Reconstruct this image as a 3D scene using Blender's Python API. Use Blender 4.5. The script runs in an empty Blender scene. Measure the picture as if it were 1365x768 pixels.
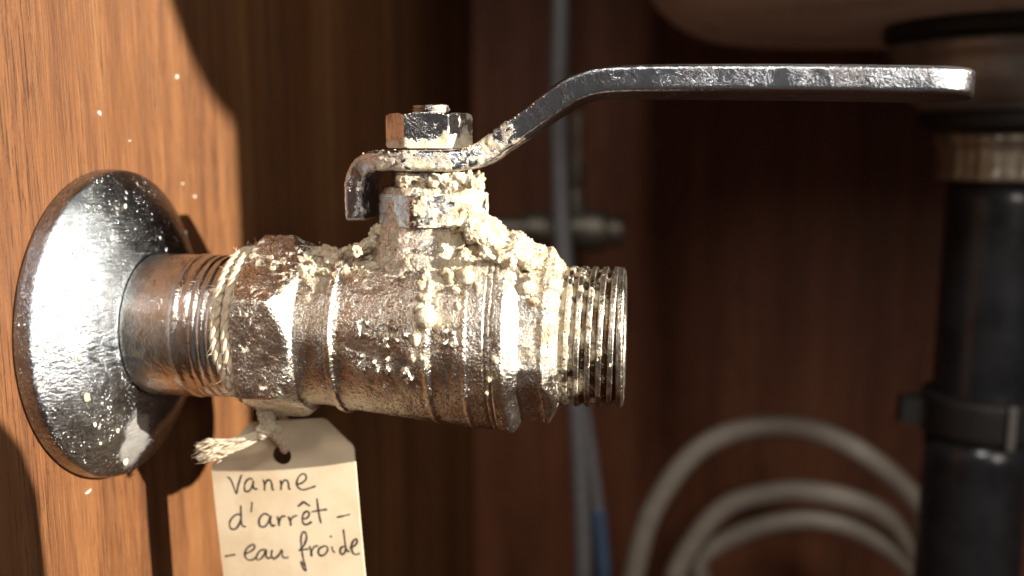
import bpy, bmesh, math, random
import numpy as np
from mathutils import Vector, Matrix

random.seed(7); rng = np.random.default_rng(7)
MM = 0.001
scene = bpy.context.scene
col = scene.collection

# ------------------------------------------------------------------ camera
# world axes (numbers in mm): x out of the side panel along the valve, y into the cabinet, z up
CAM = Vector((108.91, -178.05, 37.59)); YAW, PITCH = 8.0, 9.0
cam_d = bpy.data.cameras.new("camera"); cam = bpy.data.objects.new("camera", cam_d); col.objects.link(cam)
cam.location = CAM * MM
cam.rotation_euler = (math.radians(90 - PITCH), 0, math.radians(YAW))
cam_d.sensor_width = 36; cam_d.lens = 36 * 1250 / 1365
cam_d.clip_start = 0.005; cam_d.clip_end = 50
cam_d.dof.use_dof = True; cam_d.dof.focus_distance = 0.172; cam_d.dof.aperture_fstop = 9.6
scene.camera = cam

# ------------------------------------------------------------------ light
SUN_DIR = Vector((3.6, -1.0, 1.1)).normalized()       # towards the sun that enters by the open door leaf
w = bpy.data.worlds.new("World"); scene.world = w; w.use_nodes = True
bg = w.node_tree.nodes["Background"]; bg.inputs[0].default_value = (1.0, 0.95, 0.90, 1); bg.inputs[1].default_value = 0.095

sun_d = bpy.data.lights.new("sunbeam_lamp", 'SPOT'); sun = bpy.data.objects.new("sunbeam_lamp", sun_d); col.objects.link(sun)
sun.location = SUN_DIR * 5.0
sun.rotation_euler = (sun.location - Vector((0.060, 0.004, -0.006))).to_track_quat('Z', 'Y').to_euler()
sun_d.energy = 4100; sun_d.color = (1.0, 0.91, 0.77); sun_d.spot_size = math.radians(2.8); sun_d.spot_blend = 0.10
sun_d.shadow_soft_size = 0.014

def area(name, loc, target, sx, sy, energy, color):
    d = bpy.data.lights.new(name, 'AREA'); d.shape = 'RECTANGLE'; d.size = sx; d.size_y = sy; d.energy = energy; d.color = color
    o = bpy.data.objects.new(name, d); col.objects.link(o); o.location = loc
    o.rotation_euler = (Vector(loc) - Vector(target)).to_track_quat('Z', 'Y').to_euler(); return o
area("window_lamp", (1.15, -1.5, 0.75), (0.05, 0, 0), 0.45, 0.7, 13, (1.0, 0.93, 0.84))
area("room_lamp", (0.12, -1.45, 1.35), (0.06, 0, 0), 0.30, 0.22, 12.0, (1.0, 0.95, 0.88))

vs = scene.view_settings
vs.view_transform = 'Standard'; vs.look = 'None'; vs.exposure = 0.0; vs.gamma = 1.0
scene.cycles.max_bounces = 8; scene.cycles.use_denoising = True
scene.cycles.sample_clamp_indirect = 6

# ------------------------------------------------------------------ helpers
def tag(o, label=None, cat=None, group=None, kind=None):
    if label: o["label"] = label
    if cat: o["category"] = cat
    if group: o["group"] = group
    if kind: o["kind"] = kind
    return o

def empty(name, loc, label, cat, group=None):
    o = bpy.data.objects.new(name, None); col.objects.link(o); o.location = Vector(loc) * MM
    o.empty_display_size = 0.01
    return tag(o, label, cat, group)

WORLD_LOC = {}
def origin_of(p):
    v = Vector((0, 0, 0))
    while p is not None: v = v + p.location; p = p.parent
    return v

def obj(name, verts, faces, mat, parent=None, smooth=True, attr=None, loc=None):
    """verts in world mm; stored relative to the parent (or to loc)."""
    V = np.asarray(verts, float).reshape(-1, 3) * MM
    base = origin_of(parent)
    off = Vector((0, 0, 0)) if loc is None else Vector(loc) * MM - base
    V = V - np.array(base) - np.array(off)
    me = bpy.data.meshes.new(name)
    if isinstance(faces, np.ndarray):
        nf, k = faces.shape
        me.vertices.add(len(V)); me.vertices.foreach_set("co", V.ravel())
        me.loops.add(nf * k); me.loops.foreach_set("vertex_index", faces.ravel().astype(np.int32))
        me.polygons.add(nf); me.polygons.foreach_set("loop_start", np.arange(0, nf * k, k, dtype=np.int32))
        me.polygons.foreach_set("loop_total", np.full(nf, k, dtype=np.int32))
        me.update(calc_edges=True); me.validate()
    else:
        me.from_pydata([tuple(v) for v in V], [], faces); me.update()
    if smooth: me.polygons.foreach_set("use_smooth", np.ones(len(me.polygons), dtype=bool))
    if attr is not None:
        for k, a in attr.items():
            at = me.attributes.new(k, 'FLOAT', 'POINT'); at.data.foreach_set("value", np.asarray(a, np.float32))
    me.materials.append(mat)
    o = bpy.data.objects.new(name, me); col.objects.link(o)
    o.parent = parent; o.location = off
    return o

class MB:
    """collects several shapes into one mesh"""
    def __init__(s): s.v = []; s.f = []
    def add(s, V, F):
        n = len(s.v); s.v += [tuple(map(float, p)) for p in V]; s.f += [tuple(int(i) + n for i in f) for f in F]; return s
    def box(s, a, b):
        x0, y0, z0 = a; x1, y1, z1 = b
        return s.add([(x0,y0,z0),(x1,y0,z0),(x1,y1,z0),(x0,y1,z0),(x0,y0,z1),(x1,y0,z1),(x1,y1,z1),(x0,y1,z1)],
                     [(0,3,2,1),(4,5,6,7),(0,1,5,4),(1,2,6,5),(2,3,7,6),(3,0,4,7)])

def grid_faces(nu, nv, wrap=True):
    """nu rows (open), nv columns (wrapped)"""
    i = np.arange(nu - 1)[:, None]; j = np.arange(nv if wrap else nv - 1)[None, :]
    a = i * nv + j; b = i * nv + (j + 1) % nv
    return np.stack([a, b, b + nv, a + nv], -1).reshape(-1, 4)

# --- gradient noise in numpy (displacement of the crusted surfaces)
def _h(ix, iy, iz, s):
    n = (ix * 374761393 + iy * 668265263 + iz * 2147483647 + s * 1274126177) & 0xffffffff
    n = ((n ^ (n >> 13)) * 1274126177) & 0xffffffff
    n = ((n ^ (n >> 16)) * 2246822519) & 0xffffffff
    return ((n ^ (n >> 15)) & 0xffffff).astype(np.float64) / 0xffffff
def vnoise(P, s=0):
    P = np.asarray(P, float); I = np.floor(P).astype(np.int64); f = P - I; f = f * f * f * (f * (f * 6 - 15) + 10)
    x, y, z = I[:, 0], I[:, 1], I[:, 2]; r = 0
    for dx in (0, 1):
        for dy in (0, 1):
            for dz in (0, 1):
                wgt = (f[:, 0] if dx else 1 - f[:, 0]) * (f[:, 1] if dy else 1 - f[:, 1]) * (f[:, 2] if dz else 1 - f[:, 2])
                r = r + wgt * _h(x + dx, y + dy, z + dz, s)
    return r
def fbm(P, oct=4, s=0, gain=0.5):
    P = np.asarray(P, float); a = 1.0; t = 0; r = 0
    for k in range(oct):
        r = r + a * vnoise(P * (2.03 ** k) + 17.3 * k, s + k); t += a; a *= gain
    return r / t
def sstep(a, b, x):
    t = np.clip((x - a) / (b - a), 0, 1); return t * t * (3 - 2 * t)
def gauss(d, s): return np.exp(-(d / s) ** 2)

# ------------------------------------------------------------------ materials
class NT:
    def __init__(s, name):
        s.m = bpy.data.materials.new(name); s.m.use_nodes = True; s.t = s.m.node_tree; s.t.nodes.clear()
        s.out = s.n('ShaderNodeOutputMaterial'); s.p = s.n('ShaderNodeBsdfPrincipled'); s.l(s.p.outputs[0], s.out.inputs[0])
        s.tc = s.n('ShaderNodeTexCoord')
    def n(s, t, **k):
        x = s.t.nodes.new(t)
        for a, b in k.items(): setattr(x, a, b)
        return x
    def l(s, a, b): s.t.links.new(a, b)
    def coord(s, scale=(1000, 1000, 1000), loc=(0, 0, 0), rot=(0, 0, 0)):
        mp = s.n('ShaderNodeMapping'); mp.inputs['Scale'].default_value = scale; mp.inputs['Location'].default_value = loc
        mp.inputs['Rotation'].default_value = rot
        s.l(s.tc.outputs['Object'], mp.inputs[0]); return mp.outputs[0]
    def noise(s, co, scale, detail=4, rough=0.55, dist=0.0, lac=2.0):
        x = s.n('ShaderNodeTexNoise'); x.inputs['Scale'].default_value = scale; x.inputs['Detail'].default_value = detail
        x.inputs['Roughness'].default_value = rough; x.inputs['Distortion'].default_value = dist; x.inputs['Lacunarity'].default_value = lac
        s.l(co, x.inputs['Vector']); return x.outputs['Fac']
    def voro(s, co, scale, feature='F1', rnd=1.0):
        x = s.n('ShaderNodeTexVoronoi', feature=feature); x.inputs['Scale'].default_value = scale; x.inputs['Randomness'].default_value = rnd
        s.l(co, x.inputs['Vector']); return x.outputs['Distance']
    def ramp(s, f, pts):
        x = s.n('ShaderNodeValToRGB'); e = x.color_ramp.elements
        while len(e) < len(pts): e.new(0.5)
        for i, (p, c) in enumerate(pts):
            e[i].position = p; e[i].color = (c, c, c, 1) if isinstance(c, (int, float)) else (*c, 1)
        s.l(f, x.inputs[0]); return x.outputs[0]
    def mix(s, f, a, b, blend='MIX'):
        x = s.n('ShaderNodeMix', data_type='RGBA', blend_type=blend)
        for v, i in ((f, 0), (a, 6), (b, 7)):
            if hasattr(v, 'is_linked'): s.l(v, x.inputs[i])
            elif i == 0: x.inputs[0].default_value = v
            else: x.inputs[i].default_value = (*v, 1)
        return x.outputs[2]
    def math(s, op, a, b=0.0, c=0.0, clamp=False):
        x = s.n('ShaderNodeMath', operation=op, use_clamp=clamp)
        for i, v in enumerate((a, b, c)):
            if hasattr(v, 'is_linked'): s.l(v, x.inputs[i])
            else: x.inputs[i].default_value = v
        return x.outputs[0]
    def attr(s, name):
        x = s.n('ShaderNodeAttribute'); x.attribute_name = name; return x.outputs['Fac']
    def bump(s, h, dist, strength=1.0, prev=None):
        x = s.n('ShaderNodeBump'); x.inputs['Distance'].default_value = dist; x.inputs['Strength'].default_value = strength
        s.l(h, x.inputs['Height'])
        if prev is not None: s.l(prev, x.inputs['Normal'])
        return x.outputs[0]
    def set(s, **k):
        names = dict(color='Base Color', rough='Roughness', metal='Metallic', normal='Normal', spec='Specular IOR Level', coat='Coat Weight', coatr='Coat Roughness', sss='Subsurface Weight', sheen='Sheen Weight')
        for a, v in k.items():
            i = s.p.inputs[names[a]]
            if hasattr(v, 'is_linked'): s.l(v, i)
            elif a == 'color': i.default_value = (*v, 1)
            else: i.default_value = v
        return s.m

def mat_metal(name, clean=(0.78, 0.74, 0.67), brown=(0.25, 0.165, 0.105), brass=(0.54, 0.45, 0.32), tarn=(0.55, 0.69), rough=(0.25, 0.42), grain=1.0, crust_bias=0.0, seed=0.0, pits=0.7):
    """nickel-plated brass: tarnish blotches, bare brass, pitting, and limescale where the vertex attribute 'crust' asks for it"""
    t = NT(name); co = t.coord(loc=(seed, seed * 1.7, -seed))
    drip = t.coord(scale=(1000, 1000, 420), loc=(seed, seed, seed))          # stains run downwards
    n1 = t.noise(drip, 0.17, 7, 0.62, 0.7); n2 = t.noise(co, 1.7, 5, 0.62); n3 = t.noise(co, 5.0, 3, 0.6)
    v1 = t.voro(co, 2.2)
    gm = t.ramp(t.noise(co, 0.13, 4, 0.6, 0.3), [(0.38, 0.28), (0.60, 1.0)])    # polished patches / pitted patches
    tn = t.ramp(t.math('ADD', t.math('MULTIPLY', n1, 0.84), t.math('MULTIPLY', n2, 0.16)), [(tarn[0], 0.0), (tarn[1], 1.0)])
    base = t.mix(t.ramp(t.noise(drip, 0.26, 5, 0.6, 0.4), [(0.52, 0.0), (0.62, 0.7)]), clean, brass)
    base = t.mix(tn, base, brown)
    pm = t.math('MULTIPLY', t.math('MULTIPLY', t.ramp(n2, [(0.54, 0.0), (0.64, 1.0)]), pits), t.math('ADD', t.math('MULTIPLY', gm, 0.85), 0.15))
    base = t.mix(pm, base, (0.030, 0.017, 0.011))
    base = t.mix(t.attr('wear'), base, clean)
    # limescale: thin film first, thick where the attribute is high
    cn = t.noise(co, 0.8, 7, 0.7, 0.3)
    cr = t.math('ADD', t.math('ADD', t.attr('crust'), crust_bias), t.math('MULTIPLY', t.math('SUBTRACT', cn, 0.5), 1.5))
    cm = t.ramp(cr, [(0.40, 0.0), (0.52, 0.55), (0.66, 1.0)])
    lime = t.mix(t.ramp(t.noise(co, 0.35, 5, 0.6), [(0.42, 0.0), (0.66, 1.0)]), (0.70, 0.62, 0.48), (0.44, 0.33, 0.19))
    lime = t.mix(t.ramp(n3, [(0.52, 0.0), (0.72, 0.5)]), lime, (0.34, 0.23, 0.12))
    rg = t.ramp(tn, [(0.0, rough[0]), (1.0, rough[1])])
    rg = t.math('ADD', rg, t.math('MULTIPLY', t.math('SUBTRACT', n2, 0.5), 0.25), clamp=True)
    h = t.math('ADD', t.math('MULTIPLY', n2, 0.9), t.math('MULTIPLY', v1, 0.3))
    h = t.math('ADD', h, t.math('MULTIPLY', n3, 0.3))
    h = t.math('ADD', t.math('MULTIPLY', h, t.math('MAXIMUM', gm, cm)), t.math('MULTIPLY', cm, 0.5))
    nb = t.bump(h, 0.00050 * grain, 0.9)
    return t.set(color=t.mix(cm, base, lime), metal=t.math('SUBTRACT', 1.0, t.math('MULTIPLY', cm, 0.97)),
                 rough=t.math('MAXIMUM', rg, t.math('MULTIPLY', cm, 0.8)), normal=nb)

def mat_chrome():
    t = NT("chromed_steel_spotted"); co = t.coord()
    n1 = t.noise(co, 0.22, 5, 0.6); n2 = t.noise(co, 1.5, 5, 0.7)
    st = t.coord(scale=(900, 140, 900), rot=(0.5, 0, 0)); ns = t.noise(st, 1.6, 4, 0.6)
    # dried water spots: round cells of mixed size
    v1 = t.voro(co, 0.42); v2 = t.voro(co, 0.95); v3 = t.voro(co, 2.1)
    s1 = t.math('MULTIPLY', t.ramp(v1, [(0.13, 1.0), (0.20, 0.0)]), t.ramp(n1, [(0.52, 0.0), (0.58, 1.0)]))
    s2 = t.math('MULTIPLY', t.ramp(v2, [(0.12, 1.0), (0.26, 0.0)]), t.ramp(t.noise(co, 0.3, 3), [(0.50, 0.0), (0.60, 1.0)]))
    s3 = t.math('MULTIPLY', t.ramp(v3, [(0.10, 1.0), (0.30, 0.0)]), t.ramp(t.noise(co, 0.17, 3), [(0.45, 0.0), (0.62, 1.0)]))
    sp = t.math('MAXIMUM', t.math('MAXIMUM', t.math('MULTIPLY', s1, 0.45), t.math('MULTIPLY', s2, 0.40)), t.math('MULTIPLY', s3, 0.35))
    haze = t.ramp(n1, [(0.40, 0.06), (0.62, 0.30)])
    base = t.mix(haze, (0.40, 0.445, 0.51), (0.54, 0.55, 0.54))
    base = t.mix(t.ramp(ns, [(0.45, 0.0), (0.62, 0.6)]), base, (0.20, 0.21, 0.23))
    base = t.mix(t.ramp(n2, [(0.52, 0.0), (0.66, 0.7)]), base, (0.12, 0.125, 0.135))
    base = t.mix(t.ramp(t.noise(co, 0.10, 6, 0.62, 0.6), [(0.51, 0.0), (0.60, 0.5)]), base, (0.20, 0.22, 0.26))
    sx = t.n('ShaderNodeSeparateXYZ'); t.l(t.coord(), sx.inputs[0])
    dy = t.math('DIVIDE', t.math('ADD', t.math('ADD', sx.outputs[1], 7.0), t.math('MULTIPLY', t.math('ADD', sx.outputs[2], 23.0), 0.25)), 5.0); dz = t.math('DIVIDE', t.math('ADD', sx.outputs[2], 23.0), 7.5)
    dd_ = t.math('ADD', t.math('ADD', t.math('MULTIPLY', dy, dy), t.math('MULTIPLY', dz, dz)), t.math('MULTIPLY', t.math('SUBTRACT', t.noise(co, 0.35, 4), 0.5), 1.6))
    refl_patch = t.ramp(dd_, [(0.45, 0.5), (0.95, 0.0)])  # cream reflection painted into the colour, low on the flange
    sp = t.math('MAXIMUM', sp, refl_patch)
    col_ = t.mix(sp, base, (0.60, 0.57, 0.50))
    rg = t.math('ADD', t.ramp(n1, [(0.35, 0.10), (0.65, 0.24)]), t.math('MULTIPLY', sp, 0.4), clamp=True)
    h = t.math('ADD', t.math('MULTIPLY', sp, 1.0), t.math('ADD', t.math('MULTIPLY', n2, 0.55), t.math('MULTIPLY', ns, 0.5)))
    return t.set(color=col_, metal=t.math('SUBTRACT', 1.0, t.math('MULTIPLY', sp, 0.75)), rough=rg, normal=t.bump(h, 0.00036, 0.95))

def mat_wood(name, dark, mid, light, seed=0.0, scale=1.0, gloss=0.42, axis='y'):
    t = NT(name); s = 1000.0 * scale
    def c(fy, fz):   # grain runs along z; across = y (side panel) or x (back panel)
        return t.coord(scale=(s * fy, s * fy, s * fz), loc=(seed, seed * 2.1, seed * 0.7))
    band = t.noise(c(0.030, 0.0012), 1.0, 4, 0.6, 0.25)
    fig = t.noise(c(0.20, 0.007), 1.0, 5, 0.6, 0.35)
    fib = t.noise(c(3.2, 0.075), 1.0, 5, 0.68, 0.1)
    pore = t.noise(c(1.7, 0.05), 1.0, 4, 0.62, 0.1)
    dash = t.noise(c(3.2, 0.16), 1.0, 3, 0.55)
    fine = t.noise(c(5.0, 1.6), 1.0, 3, 0.65)
    f = t.math('ADD', t.math('MULTIPLY', band, 0.44), t.math('ADD', t.math('MULTIPLY', fig, 0.30), t.math('MULTIPLY', fib, 0.26)))
    base = t.ramp(f, [(0.38, dark), (0.50, mid), (0.62, light)])
    zone = t.ramp(t.noise(c(0.045, 0.003), 1.0, 4), [(0.40, 0.12), (0.56, 1.0)])
    pm = t.math('MAXIMUM', t.ramp(pore, [(0.56, 0.0), (0.65, 0.85)]), t.ramp(dash, [(0.62, 0.0), (0.70, 0.85)]))
    pm = t.math('MULTIPLY', pm, zone)
    base = t.mix(pm, base, tuple(0.38 * a for a in dark))
    base = t.mix(t.math('MULTIPLY', t.ramp(fine, [(0.46, 0.0), (0.70, 1.0)]), 0.45), base, dark)
    base = t.mix(t.math('MULTIPLY', t.ramp(fib, [(0.55, 0.0), (0.72, 1.0)]), 0.35), base, tuple(min(1, a * 1.25) for a in light))
    h = t.math('SUBTRACT', t.math('ADD', t.math('MULTIPLY', fib, 0.7), t.math('MULTIPLY', fine, 0.6)), t.math('MULTIPLY', pm, 1.0))
    return t.set(color=base, rough=t.ramp(fib, [(0.3, gloss), (0.7, gloss + 0.2)]), normal=t.bump(h, 0.00022, 0.9), spec=0.35)

def mat_simple(name, color, rough=0.5, metal=0.0, nscale=0.4, var=0.15, bump=0.0, seed=0.0):
    t = NT(name); co = t.coord(loc=(seed, seed, seed)); n = t.noise(co, nscale, 5, 0.6)
    c = t.mix(t.ramp(n, [(0.35, 0.0), (0.65, 1.0)]), tuple(a * (1 - var) for a in color), tuple(min(1, a * (1 + var)) for a in color))
    k = dict(color=c, rough=t.ramp(n, [(0.3, max(0.03, rough - 0.08)), (0.7, min(1, rough + 0.08))]), metal=metal)
    if bump: k['normal'] = t.bump(t.noise(co, nscale * 6, 4), bump, 0.7)
    return t.set(**k)

M_side = mat_wood("teak_veneer_side", (0.062, 0.021, 0.008), (0.166, 0.067, 0.023), (0.275, 0.130, 0.049), 3.0)
M_back = mat_wood("dark_veneer_back", (0.080, 0.027, 0.012), (0.150, 0.051, 0.023), (0.22, 0.080, 0.036), 9.0)
M_body = mat_metal("nickel_brass_body", seed=2, grain=0.85)
M_hex = mat_metal("nickel_brass_hex", clean=(0.74, 0.70, 0.63), brown=(0.30, 0.21, 0.145), tarn=(0.54, 0.68), grain=0.7, seed=11)
M_nip = mat_metal("nickel_pipe", clean=(0.66, 0.67, 0.66), brown=(0.26, 0.185, 0.12), brass=(0.52, 0.46, 0.36), tarn=(0.57, 0.70), rough=(0.20, 0.36), grain=0.35, seed=23, crust_bias=-0.10, pits=0.5)
M_thread = mat_metal("brass_thread", clean=(0.76, 0.72, 0.64), brown=(0.21, 0.13, 0.07), brass=(0.36, 0.26, 0.15), tarn=(0.34, 0.50), rough=(0.16, 0.32), grain=0.6, seed=31)
M_steel = mat_metal("lever_steel", clean=(0.52, 0.54, 0.58), brown=(0.26, 0.20, 0.19), brass=(0.46, 0.47, 0.50), tarn=(0.54, 0.70), rough=(0.20, 0.32), grain=0.30, seed=41, crust_bias=-0.13, pits=0.35)
M_nut = mat_metal("nut_steel", clean=(0.56, 0.56, 0.57), brown=(0.28, 0.18, 0.12), brass=(0.46, 0.40, 0.34), tarn=(0.53, 0.66), rough=(0.12, 0.26), grain=0.35, seed=53, pits=0.5)
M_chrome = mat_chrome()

def mat_lime():
    t = NT("limescale"); co = t.coord()
    a = t.noise(co, 0.30, 5, 0.6); b = t.noise(co, 3.0, 5, 0.65); v = t.voro(co, 1.6)
    c = t.mix(t.ramp(a, [(0.46, 0.0), (0.66, 1.0)]), (0.62, 0.545, 0.42), (0.43, 0.315, 0.17))
    c = t.mix(t.ramp(b, [(0.55, 0.0), (0.75, 0.6)]), c, (0.36, 0.24, 0.12))
    h = t.math('ADD', t.math('MULTIPLY', b, 0.8), t.math('MULTIPLY', v, 0.5))
    return t.set(color=c, rough=0.8, normal=t.bump(h, 0.0004, 0.8), sss=0.0)
M_lime = mat_lime()

def mat_paper():
    t = NT("manila_card"); co = t.coord(); a = t.noise(co, 0.09, 4); b = t.noise(co, 2.5, 4, 0.7)
    c = t.mix(t.ramp(a, [(0.4, 0.0), (0.65, 1.0)]), (0.62, 0.515, 0.375), (0.55, 0.44, 0.30))
    c = t.mix(t.ramp(t.noise(co, 0.045, 5, 0.65), [(0.52, 0.0), (0.72, 0.4)]), c, (0.50, 0.38, 0.24))
    c = t.mix(t.ramp(b, [(0.62, 0.0), (0.74, 0.35)]), c, (0.55, 0.44, 0.30))
    return t.set(color=c, rough=0.85, normal=t.bump(b, 0.00006, 0.6), spec=0.25)
M_paper = mat_paper()
M_ink = mat_simple("pencil_ink", (0.035, 0.030, 0.026), 0.6, nscale=2.5, var=0.5)
def mat_twine():
    t = NT("jute_twine"); co = t.coord(); b = t.noise(co, 1.2, 5, 0.65)
    c = t.mix(t.ramp(b, [(0.35, 0.0), (0.65, 1.0)]), (0.72, 0.62, 0.48), (0.52, 0.41, 0.27))
    return t.set(color=c, rough=0.9, normal=t.bump(t.noise(t.coord(), 4.0, 3), 0.0002, 0.8), sheen=0.3)
M_twine = mat_twine()
M_ceramic = mat_simple("glazed_ceramic", (0.84, 0.79, 0.70), 0.3, nscale=0.02, var=0.05)
M_black = mat_simple("black_plastic_pipe", (0.018, 0.019, 0.022), 0.30, nscale=0.06, var=0.3, bump=0.00008)
M_rubber = mat_simple("black_rubber", (0.012, 0.011, 0.011), 0.6, nscale=0.2)
M_dchrome = mat_simple("dull_chrome", (0.32, 0.30, 0.28), 0.42, 0.6, nscale=0.08, var=0.2)
M_brass = mat_simple("old_brass", (0.36, 0.31, 0.24), 0.45, 0.6, nscale=0.15, var=0.35)
M_hose = mat_simple("grey_rubber_hose", (0.29, 0.25, 0.205), 0.55, nscale=0.1, var=0.1)
M_braid = mat_simple("braided_hose", (0.22, 0.22, 0.23), 0.45, 0.3, nscale=0.5, var=0.2)
M_blue = mat_simple("blue_hose", (0.07, 0.12, 0.20), 0.45, nscale=0.1, var=0.1)
M_white = mat_simple("paint_fleck", (0.62, 0.57, 0.48), 0.7, nscale=0.8, var=0.1)
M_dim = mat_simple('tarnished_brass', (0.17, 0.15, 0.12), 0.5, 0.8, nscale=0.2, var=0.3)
M_door = mat_simple("door_paint", (0.25, 0.12, 0.06), 0.5)

# ------------------------------------------------------------------ the cabinet
def box_obj(name, a, b, mat, parent=None, kind=None):
    o = obj(name, MB().box(a, b).v, MB().box(a, b).f, mat, parent, smooth=False)
    if kind: o["kind"] = kind
    return o
side = box_obj("side_panel", (-18, -215, -290), (0, 434, 560), M_side, kind="structure")
back = box_obj("back_panel", (0.2, 416, -290), (1300, 434, 560), M_back, kind="structure")
box_obj("cabinet_floor", (0.2, -215, -290), (1300, 415.8, -272), M_back, kind="structure")
box_obj("cabinet_top", (0.2, -215, 542), (1300, 415.8, 560), M_back, kind="structure")
box_obj("cabinet_end_panel", (1300.2, -215, -290), (1318, 434, 560), M_back, kind="structure")
# the closed right-hand leaf and the top rail, its lower edge shaped to cast the panel's shadow line, both beyond the frame of the photograph
YF = -215.0
SUN_POS = SUN_DIR * 5000.0
def cast(y, z, yf):      # where the beam that ends at (0, y, z) on the panel crosses the plane y = yf
    t = (yf - y) / (SUN_POS.y - y); return t * SUN_POS.x, z + t * (SUN_POS.z - z)
leaf_x = cast(63.0, 20.0, YF - 19)[0]
door = box_obj("cabinet_door", (leaf_x, YF - 19, -288), (1316, YF - 0.3, 558), M_door)
tag(door, "closed right door leaf of the cabinet, shading its inside", "cabinet door")
rail_pts = []
edge = [(-12, 150), (12, 102), (22, 84), (31.5, 69.0), (37, 61.0), (43.5, 53.5), (50, 48.0), (56, 44.5), (60, 42.5), (63.2, 41.5)]
for k in range(40):
    pa = -12 + 75.2 * k / 39
    rail_pts.append(cast(pa, float(np.interp(pa, [e[0] for e in edge], [e[1] for e in edge])), YF - 18))
V = []; F = []
top = 540
for x, z in rail_pts: V += [(x, YF - 18, z), (x, YF - 0.6, z), (x, YF - 18, top), (x, YF - 0.6, top)]
for k in range(len(rail_pts) - 1):
    a = 4 * k; b = a + 4
    F += [(a, b, b + 1, a + 1), (a, a + 2, b + 2, b), (a + 1, b + 1, b + 3, a + 3), (a + 2, a + 3, b + 3, b + 2)]
F += [(0, 1, 3, 2), (a + 4, a + 6, a + 7, a + 5)]
shade_rail = obj("shading_front_rail", [v for v in V], F, M_door, None, smooth=False)
tag(shade_rail, "unseen front rail above the cabinet opening, arched to cast the curved shadow edge on the panel", "cabinet rail")

# dried flecks on the side panel
def flake(cx, cy, sx, sy, ang, curved=False, seed=0):
    r = random.Random(seed); n = 14; pts = []
    for i in range(n):
        t = 2 * math.pi * i / n; k = 0.75 + 0.5 * r.random()
        x = sx * math.cos(t) * k; y = sy * math.sin(t) * k
        if curved: y += 0.10 * x * x
        pts.append((x * math.cos(ang) - y * math.sin(ang) + cx, x * math.sin(ang) + y * math.cos(ang) + cy))
    mid = (sum(p[0] for p in pts) / n, sum(p[1] for p in pts) / n)
    V = [(0.02, p[0], p[1]) for p in pts] + [(0.35, mid[0] + 0.8 * (p[0] - mid[0]), mid[1] + 0.8 * (p[1] - mid[1])) for p in pts] + [(0.45, mid[0], mid[1])]
    F = [(i, (i + 1) % n, n + (i + 1) % n, n + i) for i in range(n)] + [(n + i, n + (i + 1) % n, 2 * n) for i in range(n)]
    return V, F
for k, (y, z, sx, sz, an, cv) in enumerate([(-12.8, -32.0, 1.5, 0.35, 0.15, True), (0.2, 42.8, 0.55, 0.9, 0.4, False), (33.1, 52.0, 0.5, 0.9, -0.5, True), (38.8, 23.8, 0.6, 0.5, 0, False),
                                            (10.8, 37.3, 0.35, 0.3, 0, False), (33.1, 27.2, 0.4, 0.3, 0, False)]):
    V, F = flake(y, z, sx * 0.6, sz * 0.6, an, cv, k); obj("paint_fleck", V, F, M_white, side)

# ------------------------------------------------------------------ the wall flange
esc = empty("wall_flange", (0, 0, 0), "round domed chrome wall flange with water spots on the wood panel", "wall flange")
prof = [(0.05, 29.0), (0.05, 31.2), (0.25, 31.55), (0.8, 31.7), (3.3, 31.5), (3.75, 31.2), (4.05, 30.7), (5.2, 28.9), (6.4, 26.9), (7.45, 24.9), (8.3, 22.9), (8.95, 20.9), (9.4, 19.0), (9.7, 17.4), (9.9, 16.2), (10.1, 15.4), (10.25, 15.0), (10.0, 14.62)]
def resample(pr, step):
    out = [pr[0]]
    for a, b in zip(pr, pr[1:]):
        n = max(1, int(math.ceil(math.dist(a, b) / step)))
        out += [(a[0] + (b[0] - a[0]) * i / n, a[1] + (b[1] - a[1]) * i / n) for i in range(1, n + 1)]
    return np.array(out)
def smooth_prof(p, it=2):
    p = p.copy()
    for _ in range(it): p[1:-1] = 0.25 * p[:-2] + 0.5 * p[1:-1] + 0.25 * p[2:]
    return p
def lathe_x(p, n, jitter=0.0, scale=1.0, seed=0):
    ph = np.arange(n) * 2 * math.pi / n
    X = np.repeat(p[:, 0], n); R = np.repeat(p[:, 1], n); PH = np.tile(ph, len(p))
    P = np.stack([X, -R * np.cos(PH), R * np.sin(PH)], 1)
    if jitter:
        d = (fbm(P * scale, 4, seed) - 0.5) * 2 * jitter
        P[:, 1] += -d * np.cos(PH); P[:, 2] += d * np.sin(PH)
    return P, grid_faces(len(p), n)
pp = smooth_prof(resample(prof, 0.35), 2)
P, Fc = lathe_x(pp, 220, 0.05, 0.25, 3)
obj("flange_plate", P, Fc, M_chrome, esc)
# dried white spots on the flange: one big, several small
def on_flange(y, z):
    r = math.hypot(y, z); x = float(np.interp(-r, -pp[::-1, 1][::-1], pp[:, 0])) if False else 0
    idx = np.argmin(np.abs(pp[8:, 1] - r)) + 8
    return pp[idx, 0]
def blob(c, r, n=2, squash=(1, 1, 1), amp=0.25, seed=0, freq=1.1):
    bm = bmesh.new(); bmesh.ops.create_icosphere(bm, subdivisions=n, radius=1.0)
    V = np.array([v.co[:] for v in bm.verts]); Fs = [tuple(v.index for v in f.verts) for f in bm.faces]; bm.free()
    d = 1 + amp * 2 * (fbm(V * freq + seed * 13.7, 3, seed) - 0.5)
    V = V * d[:, None] * np.array(squash) * r + np.array(c)
    return V, Fs
sp = [(-22.5, -9.5, 1.0), (-19.5, 9.5, 0.55), (-8.0, -27.0, 0.9), (-12, 19, 0.6), (-24, -1.5, 0.6), (-20, -15.5, 0.5), (20.5, 16.5, 0.9), (23, 10.5, 0.6), (-5, 24.5, 0.5), (-14, -18.5, 0.55), (-27, 3, 0.4), (-17.5, -20, 0.45)]
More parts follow.
